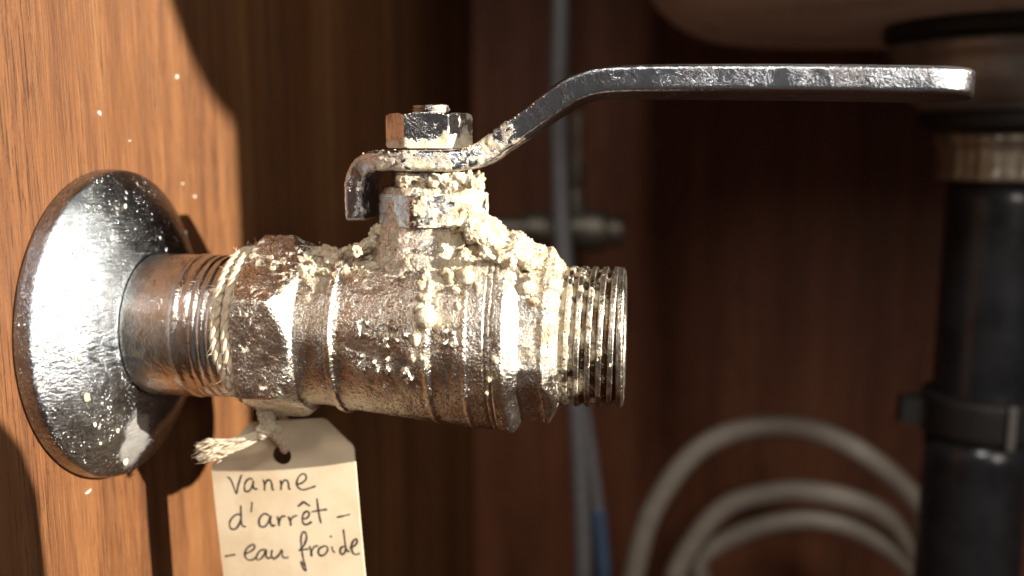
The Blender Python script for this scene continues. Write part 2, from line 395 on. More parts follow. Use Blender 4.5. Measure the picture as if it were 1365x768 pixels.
for k, (y, z, r) in enumerate(sp):
    V, Fs = blob((on_flange(y, z), y, z), r, 2, (0.35, 1, 1.05), 0.3, k + 3)
    obj("limescale_spot", V, Fs, M_lime, esc)

# ------------------------------------------------------------------ the valve
valve = empty("ball_valve", (0, 0, 0), "corroded nickel-plated ball valve crusted with limescale, open threaded end facing right", "valve")
TX = 67.9     # stem axis
def crust_field(P, N=None):
    """0..1: where limescale has built up (around the stem, along the top, in the necks, on the outlet)"""
    x, y, z = P[:, 0], P[:, 1], P[:, 2]
    n = fbm(P * 0.28 + 5.1, 4, 21); n2 = fbm(P * 0.85, 3, 33)
    up = sstep(6, 17, z)
    c = 0.10 + 0.0 * x
    c = c + 0.55 * up * (0.55 + 0.45 * sstep(60, 80, x))
    c = c + 0.45 * gauss(x - 70.5, 3.0) * sstep(-12, 4, z) * (y < 0)             # runs down the front of the body
    c = c + 0.35 * gauss(np.hypot(x - TX, np.minimum(y, 0) * 0), 14) * sstep(9, 15, z)
    c = c + 0.45 * gauss(x - 47.0, 3.0) * sstep(2, 14, z)
    c = c + 0.30 * sstep(86, 89, x) * sstep(-14, 6, z)
    c = c + 1.0 * (n - 0.5) + 0.5 * (n2 - 0.5)
    return np.clip(c, 0, 1)

def shaped(name, x0, x1, rfun, mat, step=0.17, n=460, parent=valve, crust=1.0, disp=0.55, rough=0.05, ends=True, seed=0, rmin=9.0):
    xs = np.arange(x0, x1 + 1e-6, step); xs[-1] = x1
    ph = np.arange(n) * 2 * math.pi / n
    X, PH = np.meshgrid(xs, ph, indexing='ij'); R = rfun(X, PH)          # PH 0 = towards the camera, + = up
    P0 = np.stack([X.ravel(), (-R * np.cos(PH)).ravel(), (R * np.sin(PH)).ravel()], 1)
    c = crust_field(P0) * crust
    g = fbm(P0 * 1.1, 4, 5 + seed); g2 = fbm(P0 * 3.2, 3, 9 + seed)
    d = rough * ((fbm(P0 * 0.8, 3, 40 + seed) - 0.5) * 2 + (g2 - 0.5)) + disp * sstep(0.42, 0.85, c) * (0.25 + 1.5 * (g - 0.3) + 0.8 * (g2 - 0.5))
    Rr = R.ravel() + d
    P = np.stack([X.ravel(), -Rr * np.cos(PH.ravel()), Rr * np.sin(PH.ravel())], 1)
    rows = len(xs)
    if ends:      # close both ends towards the axis
        e0 = P[:n].copy(); e0[:, 1:] *= (rmin / np.linalg.norm(e0[:, 1:], axis=1))[:, None]
        e1 = P[-n:].copy(); e1[:, 1:] *= (rmin / np.linalg.norm(e1[:, 1:], axis=1))[:, None]
        P = np.vstack([e0, P, e1]); c = np.concatenate([c[:n], c, c[-n:]]); rows += 2
    return obj(name, P, grid_faces(rows, n), mat, parent, attr={"crust": c})

# pipe nipple with the last turns of its thread
def r_nip(X, PH):
    r = 14.45 + 0 * X
    ph = (X - 1.8 * PH / (2 * math.pi)) / 1.8; tri = np.abs((ph % 1) - 0.5) * 2
    m = 0.28 * sstep(22.5, 24.5, X)
    return r - m * (0.25 + 0.75 * sstep(0.15, 0.85, tri)) + 0.22 * gauss(X - 20.6, 0.7)
shaped("pipe_nipple", 4.0, 36.0, r_nip, M_nip, step=0.16, crust=0.35, disp=0.25, rough=0.05)

# hexagonal inlet end
HP = math.radians(-30 - 4)        # a corner angle
AP = 16.5
def r_hex(X, PH):
    a = ((PH - HP) % (math.pi / 3)) - math.pi / 6
    hexr = AP / np.cos(a)
    hexr = np.minimum(hexr, 18.95)
    cone = np.where(X > 38.0, 21.2 - (X - 38.0) * 0.78, 99)             # 30 degree chamfer at the right
    cone2 = np.where(X < 35.4, 17.4 + (X - 33.4) * 1.1, 99)
    cone = cone + 0.5 * (fbm(np.stack([X.ravel() * 0.5, PH.ravel() * 6, 0 * X.ravel()], 1), 3, 12).reshape(X.shape) - 0.5)
    q = np.clip(0.5 + 0.5 * (cone - hexr) / 0.7, 0, 1); sm = cone * (1 - q) + hexr * q - 0.7 * q * (1 - q)
    r = np.minimum(sm, cone2)
    neck = 15.1 + 0.25 * gauss(X - 49.5, 1.5)
    return np.where(X > 44.6, neck, np.maximum(r, 15.1))
shaped("inlet_hex", 33.4, 51.5, r_hex, M_hex, crust=0.85, disp=0.4, rough=0.06, seed=2)

# main body: lip, barrel with casting seams, joint groove
def r_body(X, PH):
    r = np.interp(X, [50.6, 51.0, 52.2, 52.7, 53.6, 60, 66, 72, 78, 82.4], [15.4, 16.4, 16.6, 16.1, 15.95, 16.6, 17.3, 17.9, 18.5, 18.75])
    r = r + 0.30 * gauss(X - 70.6, 0.55) + 0.22 * gauss(X - 77.6, 0.4) - 0.12 * gauss(X - 71.8, 0.6) - 0.5 * gauss(X - 81.4, 0.16)
    return r
shaped("body", 50.6, 82.4, r_body, M_body, step=0.16, crust=0.80, disp=0.55, rough=0.08, seed=4)

# end cap: flange and hexagonal shoulder
def r_cap(X, PH):
    a = ((PH - HP - 0.3) % (math.pi / 3)) - math.pi / 6
    hx = np.minimum(15.2 / np.cos(a), 16.6)
    r = np.where(X < 85.4, np.interp(X, [82.5, 82.8, 84.5, 84.9, 85.4], [18.6, 18.95, 19.15, 18.95, 18.4]), hx)
    r = np.where((X >= 85.4) & (X < 86.9), 18.4 + (hx - 18.4) * (X - 85.4) / 1.5, r)
    lip = 0.35 * gauss(X - 91.4, 0.6)
    r = np.where(X > 91.7, np.minimum(r, 16.6 - (X - 91.7) * 1.25), r)
    return r + lip
shaped("end_cap", 82.5, 94.0, r_cap, M_body, step=0.15, crust=0.85, disp=0.5, rough=0.06, seed=6)

# outlet thread: a real helix, open bore
PITCH_T = 2.05
def r_thread(X, PH):
    ph = (X - PITCH_T * PH / (2 * math.pi)) / PITCH_T; tri = 1 - np.abs((ph % 1) - 0.5) * 2
    prof_ = sstep(0.22, 0.66, tri)
    r = 12.72 + 0.82 * prof_
    r = r + (13.45 - r) * sstep(104.3, 104.6, X)
    return np.minimum(r, np.interp(X, [93.0, 105.2, 105.8], [13.9, 13.7, 13.0]))
xs = np.arange(93.0, 105.8, 0.11); n = 540
ph = np.arange(n) * 2 * math.pi / n
X, PH = np.meshgrid(xs, ph, indexing='ij'); R = r_thread(X, PH)
P0 = np.stack([X.ravel(), (-R * np.cos(PH)).ravel(), (R * np.sin(PH)).ravel()], 1)
root = 1 - sstep(12.8, 13.4, R.ravel())
c = np.clip(0.26 + 0.30 * root + 1.3 * (fbm(P0 * 0.45, 4, 71) - 0.5) + 0.25 * sstep(99, 93, X.ravel()) - 0.35 * sstep(100, 105, X.ravel()), 0, 1)
d = 0.9 * root * sstep(0.5, 0.9, c) * (fbm(P0 * 0.9, 3, 72)) + 0.07 * (fbm(P0 * 2.2, 3, 73) - 0.5)
Rr = R.ravel() + d
P = np.stack([X.ravel(), -Rr * np.cos(PH.ravel()), Rr * np.sin(PH.ravel())], 1)
inner = []
for xx, rr in [(105.9, 12.0), (105.7, 10.6), (104.9, 10.0), (88.0, 9.8), (87.9, 0.05)]:
    inner.append(np.stack([np.full(n, xx), -rr * np.cos(ph), rr * np.sin(ph)], 1))
P = np.vstack([P] + inner); c = np.concatenate([c, np.zeros(5 * n)])
obj("outlet_thread", P, grid_faces(len(xs) + 5, n), M_thread, valve, attr={"crust": c, "wear": np.concatenate([sstep(12.95, 13.45, R.ravel()) * (0.4 + 0.6 * sstep(0.35, 0.6, fbm(P0 * 0.5, 3, 77))), np.ones(5 * n)])})

# bonnet: the neck cast on the body that carries the stem
def lathe_z(zr, n, cx, cy, fun=None, amp=0.0, seed=0, crust=1.0, base=0.35):
    z = zr[:, 0]; r = zr[:, 1]; ph = np.arange(n) * 2 * math.pi / n
    Z, PH = np.meshgrid(z, ph, indexing='ij'); R = np.repeat(r[:, None], n, 1)
    if fun is not None: R = fun(Z, PH, R)
    P0 = np.stack([cx + (R * np.sin(PH)).ravel(), cy - (R * np.cos(PH)).ravel(), Z.ravel()], 1)
    side_ = np.sin(PH.ravel())
    c = np.clip(base + 0.30 * side_ + 1.1 * (fbm(P0 * 0.4, 4, 81 + seed) - 0.5), 0, 1) * crust
    d = amp * (sstep(0.4, 0.85, c) * (0.2 + 1.3 * (fbm(P0 * 1.0, 4, 83 + seed) - 0.3)) + 0.2 * (fbm(P0 * 1.5, 3, 84 + seed) - 0.5))
    Rr = R.ravel() + d
    P = np.stack([cx + Rr * np.sin(PH.ravel()), cy - Rr * np.cos(PH.ravel()), Z.ravel()], 1)
    return P, grid_faces(len(z), n), c
zr = resample([(8.0, 11.0), (12.0, 12.0), (15.0, 11.9), (17.0, 11.3), (19.0, 10.6), (21.3, 9.9), (24.0, 9.5), (28.0, 9.4), (28.8, 9.0), (29.0, 6.0)], 0.18)
P, Fc, c = lathe_z(zr, 420, TX, 0.0, None, 0.6, 1, base=0.46)
obj("bonnet", P, Fc, M_body, valve, attr={"crust": c})
# gland nut (a hexagon seen between bonnet and lever)
def hexfun(ap, rc, rot, z0, z1, ch=0.5):
    def f(Z, PH, R):
        a = ((PH - rot) % (math.pi / 3)) - math.pi / 6
        h = np.minimum(ap / np.cos(a), rc)
        h = np.minimum(h, rc - ch + (z1 - Z) * 1.7); h = np.minimum(h, rc - ch + (Z - z0) * 1.7)
        return np.where(R < 5.5, R, np.maximum(h, 1))
    return f
zr = resample([(21.6, 9.0), (27.4, 9.0), (27.45, 5.0)], 0.2)
P, Fc, c = lathe_z(zr, 420, TX + 0.9, -0.9, hexfun(9.3, 10.55, math.radians(-10), 21.6, 27.4, 0.35), 0.30, 2, crust=1.0, base=0.36)
obj("gland_nut", P, Fc, M_nut, valve, attr={"crust": c})
zr = resample([(26.0, 7.6), (29.0, 7.4), (31.6, 7.2), (31.7, 3)], 0.2)
P, Fc, c = lathe_z(zr, 320, TX, 0.0, None, 0.6, 5, base=0.42)
obj("stem", P, Fc, M_hex, valve, attr={"crust": c})

# lever: a pressed steel bar swept along its bent side profile
ctrl = [(54.35, 22.3), (54.30, 25.0), (54.35, 28.5), (55.0, 31.0), (56.6, 32.8), (59.2, 33.6), (63.0, 33.75), (68.0, 33.75), (73.0, 33.75), (76.6, 34.15), (79.6, 35.4), (83.5, 38.2), (88.0, 41.2), (92.5, 44.3), (96.0, 46.4), (99.6, 47.5), (104.0, 47.85), (112.0, 47.8), (125.0, 47.65), (140.0, 47.4), (152.0, 47.1), (160.0, 46.9), (164.9, 46.75)]
def catmull(pts, m):
    pts = [np.array(p, float) for p in pts]; pts = [2 * pts[0] - pts[1]] + pts + [2 * pts[-1] - pts[-2]]; out = []
    for i in range(1, len(pts) - 2):
        p0, p1, p2, p3 = pts[i - 1:i + 3]
        for k in range(m):
            t = k / m; out.append(0.5 * ((2 * p1) + (-p0 + p2) * t + (2 * p0 - 5 * p1 + 4 * p2 - p3) * t * t + (-p0 + 3 * p1 - 3 * p2 + p3) * t ** 3))
    out.append(pts[-2]); return np.array(out)
cl = catmull(ctrl, 14)
dl = np.concatenate([[0], np.cumsum(np.linalg.norm(np.diff(cl, axis=0), axis=1))])
L = dl[-1]; ss = np.concatenate([np.arange(0, L - 9.5, 0.28), L - 9.5 + 9.5 * np.sin(np.linspace(0, math.pi / 2, 40))])
cx = np.interp(ss, dl, cl[:, 0]); cz = np.interp(ss, dl, cl[:, 1])
tx = np.gradient(cx, ss); tz = np.gradient(cz, ss); tl = np.hypot(tx, tz); tx /= tl; tz /= tl
nx, nz = -tz, tx
wid = np.interp(ss, [0, 9, 14, 20, 28, 36, 46, 60, 75, L - 20, L], [6.0, 6.2, 8.6, 10.0, 9.2, 7.4, 7.2, 8.0, 8.8, 9.2, 9.2])
endr = np.clip((L - ss) / 9.5, 0, 1); wid = wid * np.where(endr < 1, np.sqrt(np.clip(1 - (1 - endr) ** 2.4, 0.0006, 1)), 1)
st_ = np.clip(ss / 1.0, 0, 1); wid *= 0.86 + 0.14 * np.sqrt(1 - (1 - st_) ** 2)
thk = np.interp(ss, [0, 20, 40, 55, L], [1.85, 1.9, 2.1, 2.35, 2.3])
m = 84; sec = []
for k in range(m):            # rounded-rectangle cross-section, unit half sizes handled below
    sec.append(2 * math.pi * k / m)
sec = np.array(sec)
def rrect(a, hw, ht, r):
    r = np.minimum(r, np.minimum(hw, ht) * 0.98)
    # superellipse-like walk: piecewise by corner
    q = (a % (2 * math.pi)); s_ = np.sign(np.cos(q)); t_ = np.sign(np.sin(q))
    f = (q % (math.pi / 2)) / (math.pi / 2); odd = (np.floor(q / (math.pi / 2)) % 2) == 1
    f = np.where(odd, 1 - f, f)
    # f: 0 at side, 1 at top; corner occupies 0.3..0.7
    u = np.clip((f - 0.3) / 0.4, 0, 1) * math.pi / 2
    y = np.where(f < 0.3, hw, np.where(f > 0.7, (hw - r) * (1 - (f - 0.7) / 0.3), hw - r + r * np.cos(u)))
    z = np.where(f < 0.3, (ht - r) * f / 0.3, np.where(f > 0.7, ht, ht - r + r * np.sin(u)))
    return s_ * y, t_ * z
YAW_L = -0.020; ROLL = math.radians(-3.0)
P = []
for i in range(len(ss)):
    a, b = rrect(sec + 1e-4, wid[i], thk[i], 0.95)
    ro = ROLL * np.clip((ss[i] - 40) / 30, 0, 1)
    a2 = a * math.cos(ro) - b * math.sin(ro); b2 = a * math.sin(ro) + b * math.cos(ro)
    P.append(np.stack([cx[i] + nx[i] * b2, a2 + YAW_L * (cx[i] - TX) * (1 if cx[i] > TX else 0), cz[i] + nz[i] * b2], 1))
P = np.vstack(P)
# dents and pits
ctr = np.repeat(np.stack([cx, YAW_L * np.maximum(cx - TX, 0), cz], 1), m, 0)
dirv = P - ctr; dirv /= np.linalg.norm(dirv, axis=1)[:, None] + 1e-9
cz_ = 0.64 - 0.74 * sstep(84, 91, P[:, 0] + 2.0 * (P[:, 2] - 38)*0.3) + 0.8 * (fbm(P * 0.45, 4, 91) - 0.5)
cz_ = np.where(P[:, 0] < 60, cz_ - 0.20, cz_) - 0.12 * sstep(33, 36, P[:, 2]) * (P[:, 0] < 76)
cz_ = np.clip(cz_ + 0.22 * sstep(118, 124, P[:, 0]) * gauss(P[:, 0] - 127, 4) * (P[:, 2] < 47), 0, 1)
P = P + dirv * (0.10 * (fbm(P * 0.8, 4, 92) - 0.5) + 0.5 * sstep(0.45, 0.8, cz_) * (fbm(P * 1.3, 4, 93) - 0.35))[:, None]
lever = obj("lever", P, grid_faces(len(ss), m), M_steel, valve, attr={"crust": cz_})
bm = bmesh.new(); bm.from_mesh(lever.data); bm.verts.ensure_lookup_table()
nv = len(bm.verts)
bm.faces.new([bm.verts[i] for i in range(m)][::-1]); bm.faces.new([bm.verts[nv - m + i] for i in range(m)])
bm.to_mesh(lever.data); bm.free()

# lever nut and stud
def hexnut(z0, z1, ap, rc, rot, cx, cy, bore=3.3):
    pr = [(z0, bore), (z0, rc - 0.6)] + [(z0 + (z1 - z0) * k / 44, rc) for k in range(45)] + [(z1, rc - 1.1), (z1 + 0.02, bore)]
    return np.array(pr)
def nutfun(ap, rc, rot, z0, z1):
    def f(Z, PH, R):
        a = ((PH - rot) % (math.pi / 3)) - math.pi / 6
        h = np.minimum(ap / np.cos(a), rc)
        cone = (rc - 0.75) + (z1 - Z) * 1.75; cone2 = (rc - 0.45) + (Z - z0) * 1.75
        return np.where(R < rc - 1.5, R, np.minimum(np.minimum(h, cone), cone2))
    return f
P, Fc, c = lathe_z(hexnut(36.0, 42.5, 7.2, 8.25, 0, 0, 0), 420, TX, 0.0, nutfun(7.28, 8.3, math.radians(-22), 36.0, 42.5), 0.22, 7, crust=1.0, base=0.12)
zz = P[:, 2]; c = np.clip(c + 0.75 * sstep(39.4, 36.2, zz) + 0.1 - 0.15, 0, 1)
obj("lever_nut", P, Fc, M_nut, valve, attr={"crust": c})
zr = []
for k in range(60):
    z = 41.5 + 2.6 * k / 59; zr.append((z, 3.55 + 0.16 * math.cos(2 * math.pi * z / 0.8) - 0.6 * max(0, (z - 43.6) / 0.5) ** 2))
zr += [(44.15, 2.4), (44.2, 1.2), (44.18, 0.05)]
P, Fc, c = lathe_z(np.array(zr), 160, TX + 0.3, 0.0, None, 0.12, 9, crust=0.8, base=0.3)
obj("stud", P, Fc, M_nut, valve, attr={"crust": c})

# worn cast marks on the front of the body (no longer legible)
def on_body(x, z, lift=0.0):
    r = float(r_body(np.array([x]), 0)[0]) + lift
    return (x, -math.sqrt(max(r * r - z * z, 0.1)), z)
def tube(path, rad, n=8, closed=False, cap=True):
    Pth = np.asarray(path, float); K = len(Pth); T = np.gradient(Pth, axis=0); T /= np.linalg.norm(T, axis=1)[:, None] + 1e-12
    rad = np.full(K, rad) if np.isscalar(rad) else np.asarray(rad)
    ref = np.array([0.0, 0, 1]) if abs(T[0][2]) < 0.9 else np.array([1.0, 0, 0])
    A = np.cross(T[0], ref); A /= np.linalg.norm(A); V = []
    for i in range(K):
        A = A - T[i] * (A @ T[i]); A /= np.linalg.norm(A); B = np.cross(T[i], A)
        for k in range(n):
            a = 2 * math.pi * k / n; V.append(Pth[i] + rad[i] * (math.cos(a) * A + math.sin(a) * B))
    Fs = [tuple(f) for f in grid_faces(K, n).tolist()]
    if cap: Fs += [tuple(range(n))[::-1], tuple((K - 1) * n + k for k in range(n))]
    return V, Fs
marks = [[(57.4, 5.0), (58.1, 3.2), (57.7, 1.9)], [(59.3, 4.9), (59.0, 3.1), (59.9, 2.0)], [(61.8, 5.8), (61.2, 3.6), (60.6, 1.7)], [(62.8, 2.7), (63.4, 1.5), (63.1, 0.6)], [(64.8, 4.4), (64.4, 2.6), (65.1, 1.3)], [(66.5, 4.7), (67.1, 3.1), (66.7, 1.6)],
         [(57.6, -0.8), (58.4, -1.8), (57.9, -3.0), (58.8, -4.3)], [(60.6, -2.2), (61.6, -3.2), (60.8, -4.4), (59.9, -3.4)], [(63.0, -1.6), (63.6, -3.4), (62.8, -4.8)], [(65.9, -4.9), (67.0, -3.6), (67.6, -5.2), (66.4, -5.8)],
         [(74.2, 4.4), (74.6, 2.9), (74.0, 1.6)], [(75.8, 3.6), (76.2, 2.2), (75.6, 0.8)]]
for k, mk in enumerate(marks):
    c2 = catmull(mk, 6); c2 = c2 + (fbm(np.c_[c2, np.zeros(len(c2))] * 1.3, 2, 5) - 0.5)[:, None] * 0.5
    V, Fs = tube([on_body(a, b, 0.0) for a, b in c2], 0.55 + 0.22 * np.sin(np.arange(len(c2)) * 0.7 + k * 1.9), 10)
    V = np.array(V); V = V + np.stack([fbm(V * 1.1 + 31 * q, 3, 7 + q) - 0.5 for q in range(3)], 1) * 1.1
    obj("cast_mark", V, Fs, M_body, valve, attr={"crust": np.clip(0.25 + 0.8 * (fbm(V * 0.5, 3, 8) - 0.5), 0, 1)})

# limescale: heaped crust (one continuous mass, voxel-remeshed), single lumps, fine crumbs
def remesh(V, Fs, voxel, smooth_it=2):
    me = bpy.data.meshes.new("tmp"); me.from_pydata([tuple(v) for v in V], [], Fs); o = bpy.data.objects.new("tmp", me); col.objects.link(o)
    md = o.modifiers.new("r", 'REMESH'); md.mode = 'VOXEL'; md.voxel_size = voxel
    if smooth_it:
        sm = o.modifiers.new("s", 'SMOOTH'); sm.iterations = smooth_it; sm.factor = 0.5
    dg = bpy.context.evaluated_depsgraph_get(); dg.update(); ev = o.evaluated_get(dg); m2 = ev.to_mesh()
    n = len(m2.vertices); co = np.empty(n * 3); m2.vertices.foreach_get("co", co); nn = np.empty(n * 3); m2.vertices.foreach_get("normal", nn)
    fs = [tuple(p.vertices) for p in m2.polygons]
    ev.to_mesh_clear(); bpy.data.objects.remove(o); bpy.data.meshes.remove(me)
    return co.reshape(-1, 3), nn.reshape(-1, 3), fs
mb = MB(); R_ = random.Random(5)
def heap(n, f):
    for _ in range(n):
        p, r = f()
        V, Fs = blob(p, r + 0.55, 1, (1, 1, 1), 0.5, R_.randrange(999)); mb.add(V, Fs)
def cap_r(x): 
    return float(np.interp(x, [45, 50, 51, 60, 72, 82, 85.2, 86, 92, 94, 100], [15.2, 15.2, 16.3, 16.6, 17.9, 18.7, 19.0, 16.2, 16.2, 13.6, 13.6]))
def f_slope():        # from the bonnet's right flank down over the end cap
    t = R_.random(); x = 76.5 + 13.5 * t; zt = np.interp(x, [76, 79, 82, 86, 90, 92], [26.5, 23.3, 20.6, 18.8, 17.2, 15.4])
    y = R_.gauss(-2.5, 4.0); r = 0.8 + 0.8 * R_.random()
    z = zt - r - 0.020 * y * y * (0.5 + t) - 0.6 * R_.random(); return (x, y, max(z, math.sqrt(max(cap_r(x) ** 2 - y * y, 1)) - 0.2)), r
def f_flank():        # clinging to the right half of the bonnet
    a = math.radians(R_.uniform(30, 120)); z = R_.uniform(18.5, 31.0); r = 0.6 + 0.8 * R_.random()
    return (TX + (9.4 + 0.4 * R_.random()) * math.sin(a), -(9.4) * math.cos(a), z), r
def f_foot():         # ring where bonnet meets body, towards the camera
    a = math.radians(R_.uniform(5, 110)); r = 0.5 + 0.75 * R_.random(); rr = R_.uniform(10.5, 14.0)
    x = TX + rr * math.sin(a); y = -rr * math.cos(a) * 0.9; z = math.sqrt(max(cap_r(x) ** 2 - y * y, 1)) + 0.3 * R_.random()
    return (x, y, z), r
def f_under():        # under the lever plate
    x = R_.uniform(64, 77.5); y = -R_.uniform(6.6, 8.6); return (x, y, R_.uniform(28.2, 31.2)), 0.5 + 0.5 * R_.random()
def f_neck():         # top of the neck between hexagon and body
    x = R_.uniform(43.0, 52.5); y = max(-9.0, R_.gauss(-3, 4.5)); r = 0.6 + 0.8 * R_.random(); z = math.sqrt(max(15.4 ** 2 - y * y, 1)) + 0.4 * R_.random(); return (x, y, z), r
def f_left():         # left flank of bonnet foot
    t = R_.random(); x = 53.5 + 5.2 * t; z = 15.5 + 5.0 * t ** 1.5 + R_.uniform(-0.8, 0.3); return (x, R_.gauss(-1, 3.5), z), 0.7 + 0.7 * R_.random()
heap(240, f_slope); heap(110, f_flank); heap(60, f_foot); heap(40, f_under); heap(44, f_neck); heap(46, f_left)
Vr, Nr, Fr = remesh(mb.v, mb.f, 0.27, 28)
bl = lambda f_, s0: np.abs(vnoise(Vr * f_, s0) - 0.5) * 2
dd = -0.30 + 2.3 * (fbm(Vr * 0.42, 4, 55, 0.55) - 0.5) + 0.45 * (bl(1.3, 57) - 0.45) + 0.42 * (vnoise(Vr * 2.6, 58) - 0.5) + 0.26 * (vnoise(Vr * 5.0, 59) - 0.5)
Vr = Vr + Nr * dd[:, None]
crust_o = obj("limescale_crust", Vr, Fr, M_lime, valve)
# single lumps
lumps = [(570, -1)]
def front_at(x, z, lift): 
    r = cap_r(x) + lift; return (x, -math.sqrt(max(r * r - z * z, 0.1)), z)
singles = [(front_at(70.9, 6.2, 1.0), 1.95), (front_at(69.6, 7.4, 0.5), 1.0), (front_at(70.0, 9.6, 0.4), 1.1), (front_at(69.2, 11.4, 0.3), 0.9), (front_at(68.8, 2.2, 0.2), 1.1), (front_at(68.4, -1.3, 0.2), 0.85), (front_at(69.9, -1.0, 0.2), 0.7),
           (front_at(74.6, 12.6, 0.3), 1.1), (front_at(77.2, 13.2, 0.4), 1.5), (front_at(75.6, 10.9, 0.3), 0.85), (front_at(73.4, 13.6, 0.6), 1.1), (front_at(79.6, 11.6, 0.4), 0.9), (front_at(76.4, 8.2, 0.2), 0.8),
           (front_at(88.4, 11.0, 0.5), 1.6), (front_at(89.6, 8.9, 0.3), 0.9), (front_at(45.6, 12.6, 0.5), 1.1), (front_at(83.4, -0.8, 0.1), 0.75), (front_at(82.2, -4.4, 0.1), 0.6), (front_at(81.7, -7.3, 0.1), 0.5),
           ((TX + 6.8, -8.4, 18.6), 1.6), ((TX + 9.6, -5.2, 23.0), 1.2), ((TX + 2.6, -8.6, 29.8), 1.1),
           (front_at(39.0, 12.9, 0.6), 0.7), (front_at(36.2, 11.7, 0.6), 0.6), (front_at(33.6, 12.2, 0.4), 0.7)]
for k, (p, r) in enumerate(singles):
    if k == 0: V, Fs = blob(p, r, 3, (1.0, 0.9, 1.02), 0.25, 41, 0.9)
    else: V, Fs = blob(p, r, 3, (1.0 + 0.15 * math.sin(k), 0.75, 1.0 + 0.2 * math.cos(k * 1.7)), 0.5, k + 40, 1.2)
    if k: V = V + ((np.stack([fbm(V * 1.8 + 9 * q, 3, 66 + q) for q in range(3)], 1) - 0.5) * 0.5)
    obj("limescale_lump", V, Fs, M_lime, valve)
# crumbs of salt: strewn over crusted surfaces
mb = MB(); icos_all = [blob((0, 0, 0), 1.0, 1, (1, 0.8, 1.2), 1.3, 2 + q, 1.7) for q in range(8)]; icos = icos_all[0]
cnt = 0
while cnt < 1000:
    x = R_.uniform(36, 99); a = math.radians(R_.uniform(-75, 110)); r = cap_r(x) if x > 44.6 else 17.3
    if x > 94: r = 12.6
    p = np.array([[x, -r * math.cos(a), r * math.sin(a)]])
    c = crust_field(p)[0]
    if R_.random() > sstep(0.32, 0.8, c) * (0.35 if x < 44 else 1): continue
    s = 0.08 + 0.22 * R_.random() ** 2.5
    icos = R_.choice(icos_all)
    V = icos[0] * np.array([s * R_.uniform(.6, 1.5), s * R_.uniform(.7, 1.1), s * R_.uniform(.8, 1.3)]) + p[0]
    mb.add(V, icos[1]); cnt += 1
for _ in range(300):   # on the lever's plate and rise, and round the nut's foot
    x = R_.choice([R_.uniform(57, 78), R_.uniform(76, 90)]); zc = float(np.interp(x, cl[40:, 0], cl[40:, 1]))
    a = R_.random(); y = -R_.uniform(4, 9.6); z = zc + (1.9 if a < 0.6 else R_.uniform(-1.5, 1.9))
    if a >= 0.6: y = -float(np.interp(x, cx[60:], wid[60:])) + 0.05
    s = 0.06 + 0.26 * R_.random() ** 3; icos = R_.choice(icos_all)
    if R_.random() > 1.4 * vnoise(np.array([[x * 0.4, 0, z]]), 3)[0]: continue
    mb.add(icos[0] * s + np.array([x, y, z]), icos[1])
for _ in range(90):    # dust on the lever's upper edge
    x = R_.uniform(98, 163); zc = float(np.interp(x, cl[40:, 0], cl[40:, 1])); s = 0.06 + 0.2 * R_.random() ** 3
    mb.add(icos[0] * s + np.array([x, -R_.uniform(7, 8.4), zc + 2.15]), icos[1])
crumbs = obj("limescale_crumbs", mb.v, mb.f, M_lime, valve); crumbs["kind"] = "stuff"

# ------------------------------------------------------------------ twine and tag
twine = empty("twine", (34, -6, -20), "frayed jute twine knotted twice round the valve inlet", "twine")
def strand(path, rad, turns, n=3, sub=None, seed=0):
    """laid cord: n plies twisted round the path"""
    path = np.asarray(path, float); K = len(path); T = np.gradient(path, axis=0); T /= np.linalg.norm(T, axis=1)[:, None]
    ref = np.array([1.0, 0.2, 0.1]); A = np.cross(T[0], ref); A /= np.linalg.norm(A); m_ = MB(); fr = []
    for i in range(K):
        A = A - T[i] * (A @ T[i]); A /= np.linalg.norm(A); fr.append((A.copy(), np.cross(T[i], A)))
    for k in range(n):
        pl = []
        for i in range(K):
            th = 2 * math.pi * (k / n + turns * i / (K - 1)); pl.append(path[i] + rad * 0.52 * (math.cos(th) * fr[i][0] + math.sin(th) * fr[i][1]))
        pl = np.array(pl); rr = rad * (0.62 if n == 3 else 0.6) * (1 + 0.35 * (fbm(pl * 0.9 + k * 9, 2, seed) - 0.5))
        V, Fs = tube(pl, rr, 9); m_.add(V, Fs)
    return m_
def ring(x_top, x_front, x_bot, rad, a0, a1, n, bulge=0.0):
    out = []
    for i in range(n):
        a = a0 + (a1 - a0) * i / (n - 1)               # 0 = front, + = up
        x = x_front + (x_top - x_front) * max(0, math.sin(a)) ** 1.3 + (x_bot - x_front) * max(0, -math.sin(a)) ** 1.3
        if math.cos(a) < 0: x += -1.5 * math.cos(a)
        r = rad
        out.append((x, -r * math.cos(a), r * math.sin(a)))
    return np.array(out)
R0 = 15.35
w1 = ring(29.9, 29.7, 32.8, R0, math.radians(250), math.radians(-80), 170)
w2 = ring(32.0, 32.0, 34.4, R0 + 0.3, math.radians(250), math.radians(-80), 170)
knot = np.array([34.0, -2.4, -20.3])
def to_knot(wp, side_):
    e = wp[-1]; mid = 0.5 * (e + knot) + np.array([side_ * 0.3, -0.4, -0.3]); return np.vstack([wp, catmull([e, mid, knot], 12)[1:]])
for k, wv in enumerate((w1, w2)):
    m_ = strand(to_knot(wv, -1 + 2 * k), 0.90, 15, 3, seed=k); obj("wrap", m_.v, m_.f, M_twine, twine)
# knot: short crossing loops
for k, pts in enumerate([[(32.3, -2.4, -21.0), (33.2, -4.0, -20.2), (34.8, -3.8, -20.1), (35.5, -2.0, -20.9), (34.6, -0.8, -21.6), (33.2, -1.2, -21.8), (32.5, -2.4, -21.4)],
                         [(35.8, -2.6, -19.7), (34.6, -4.0, -20.6), (33.2, -3.8, -21.7), (32.6, -2.4, -22.2)]]):
    m_ = strand(catmull(pts, 10), 0.85, 2.2, 3, seed=10 + k); obj("knot", m_.v, m_.f, M_twine, twine)
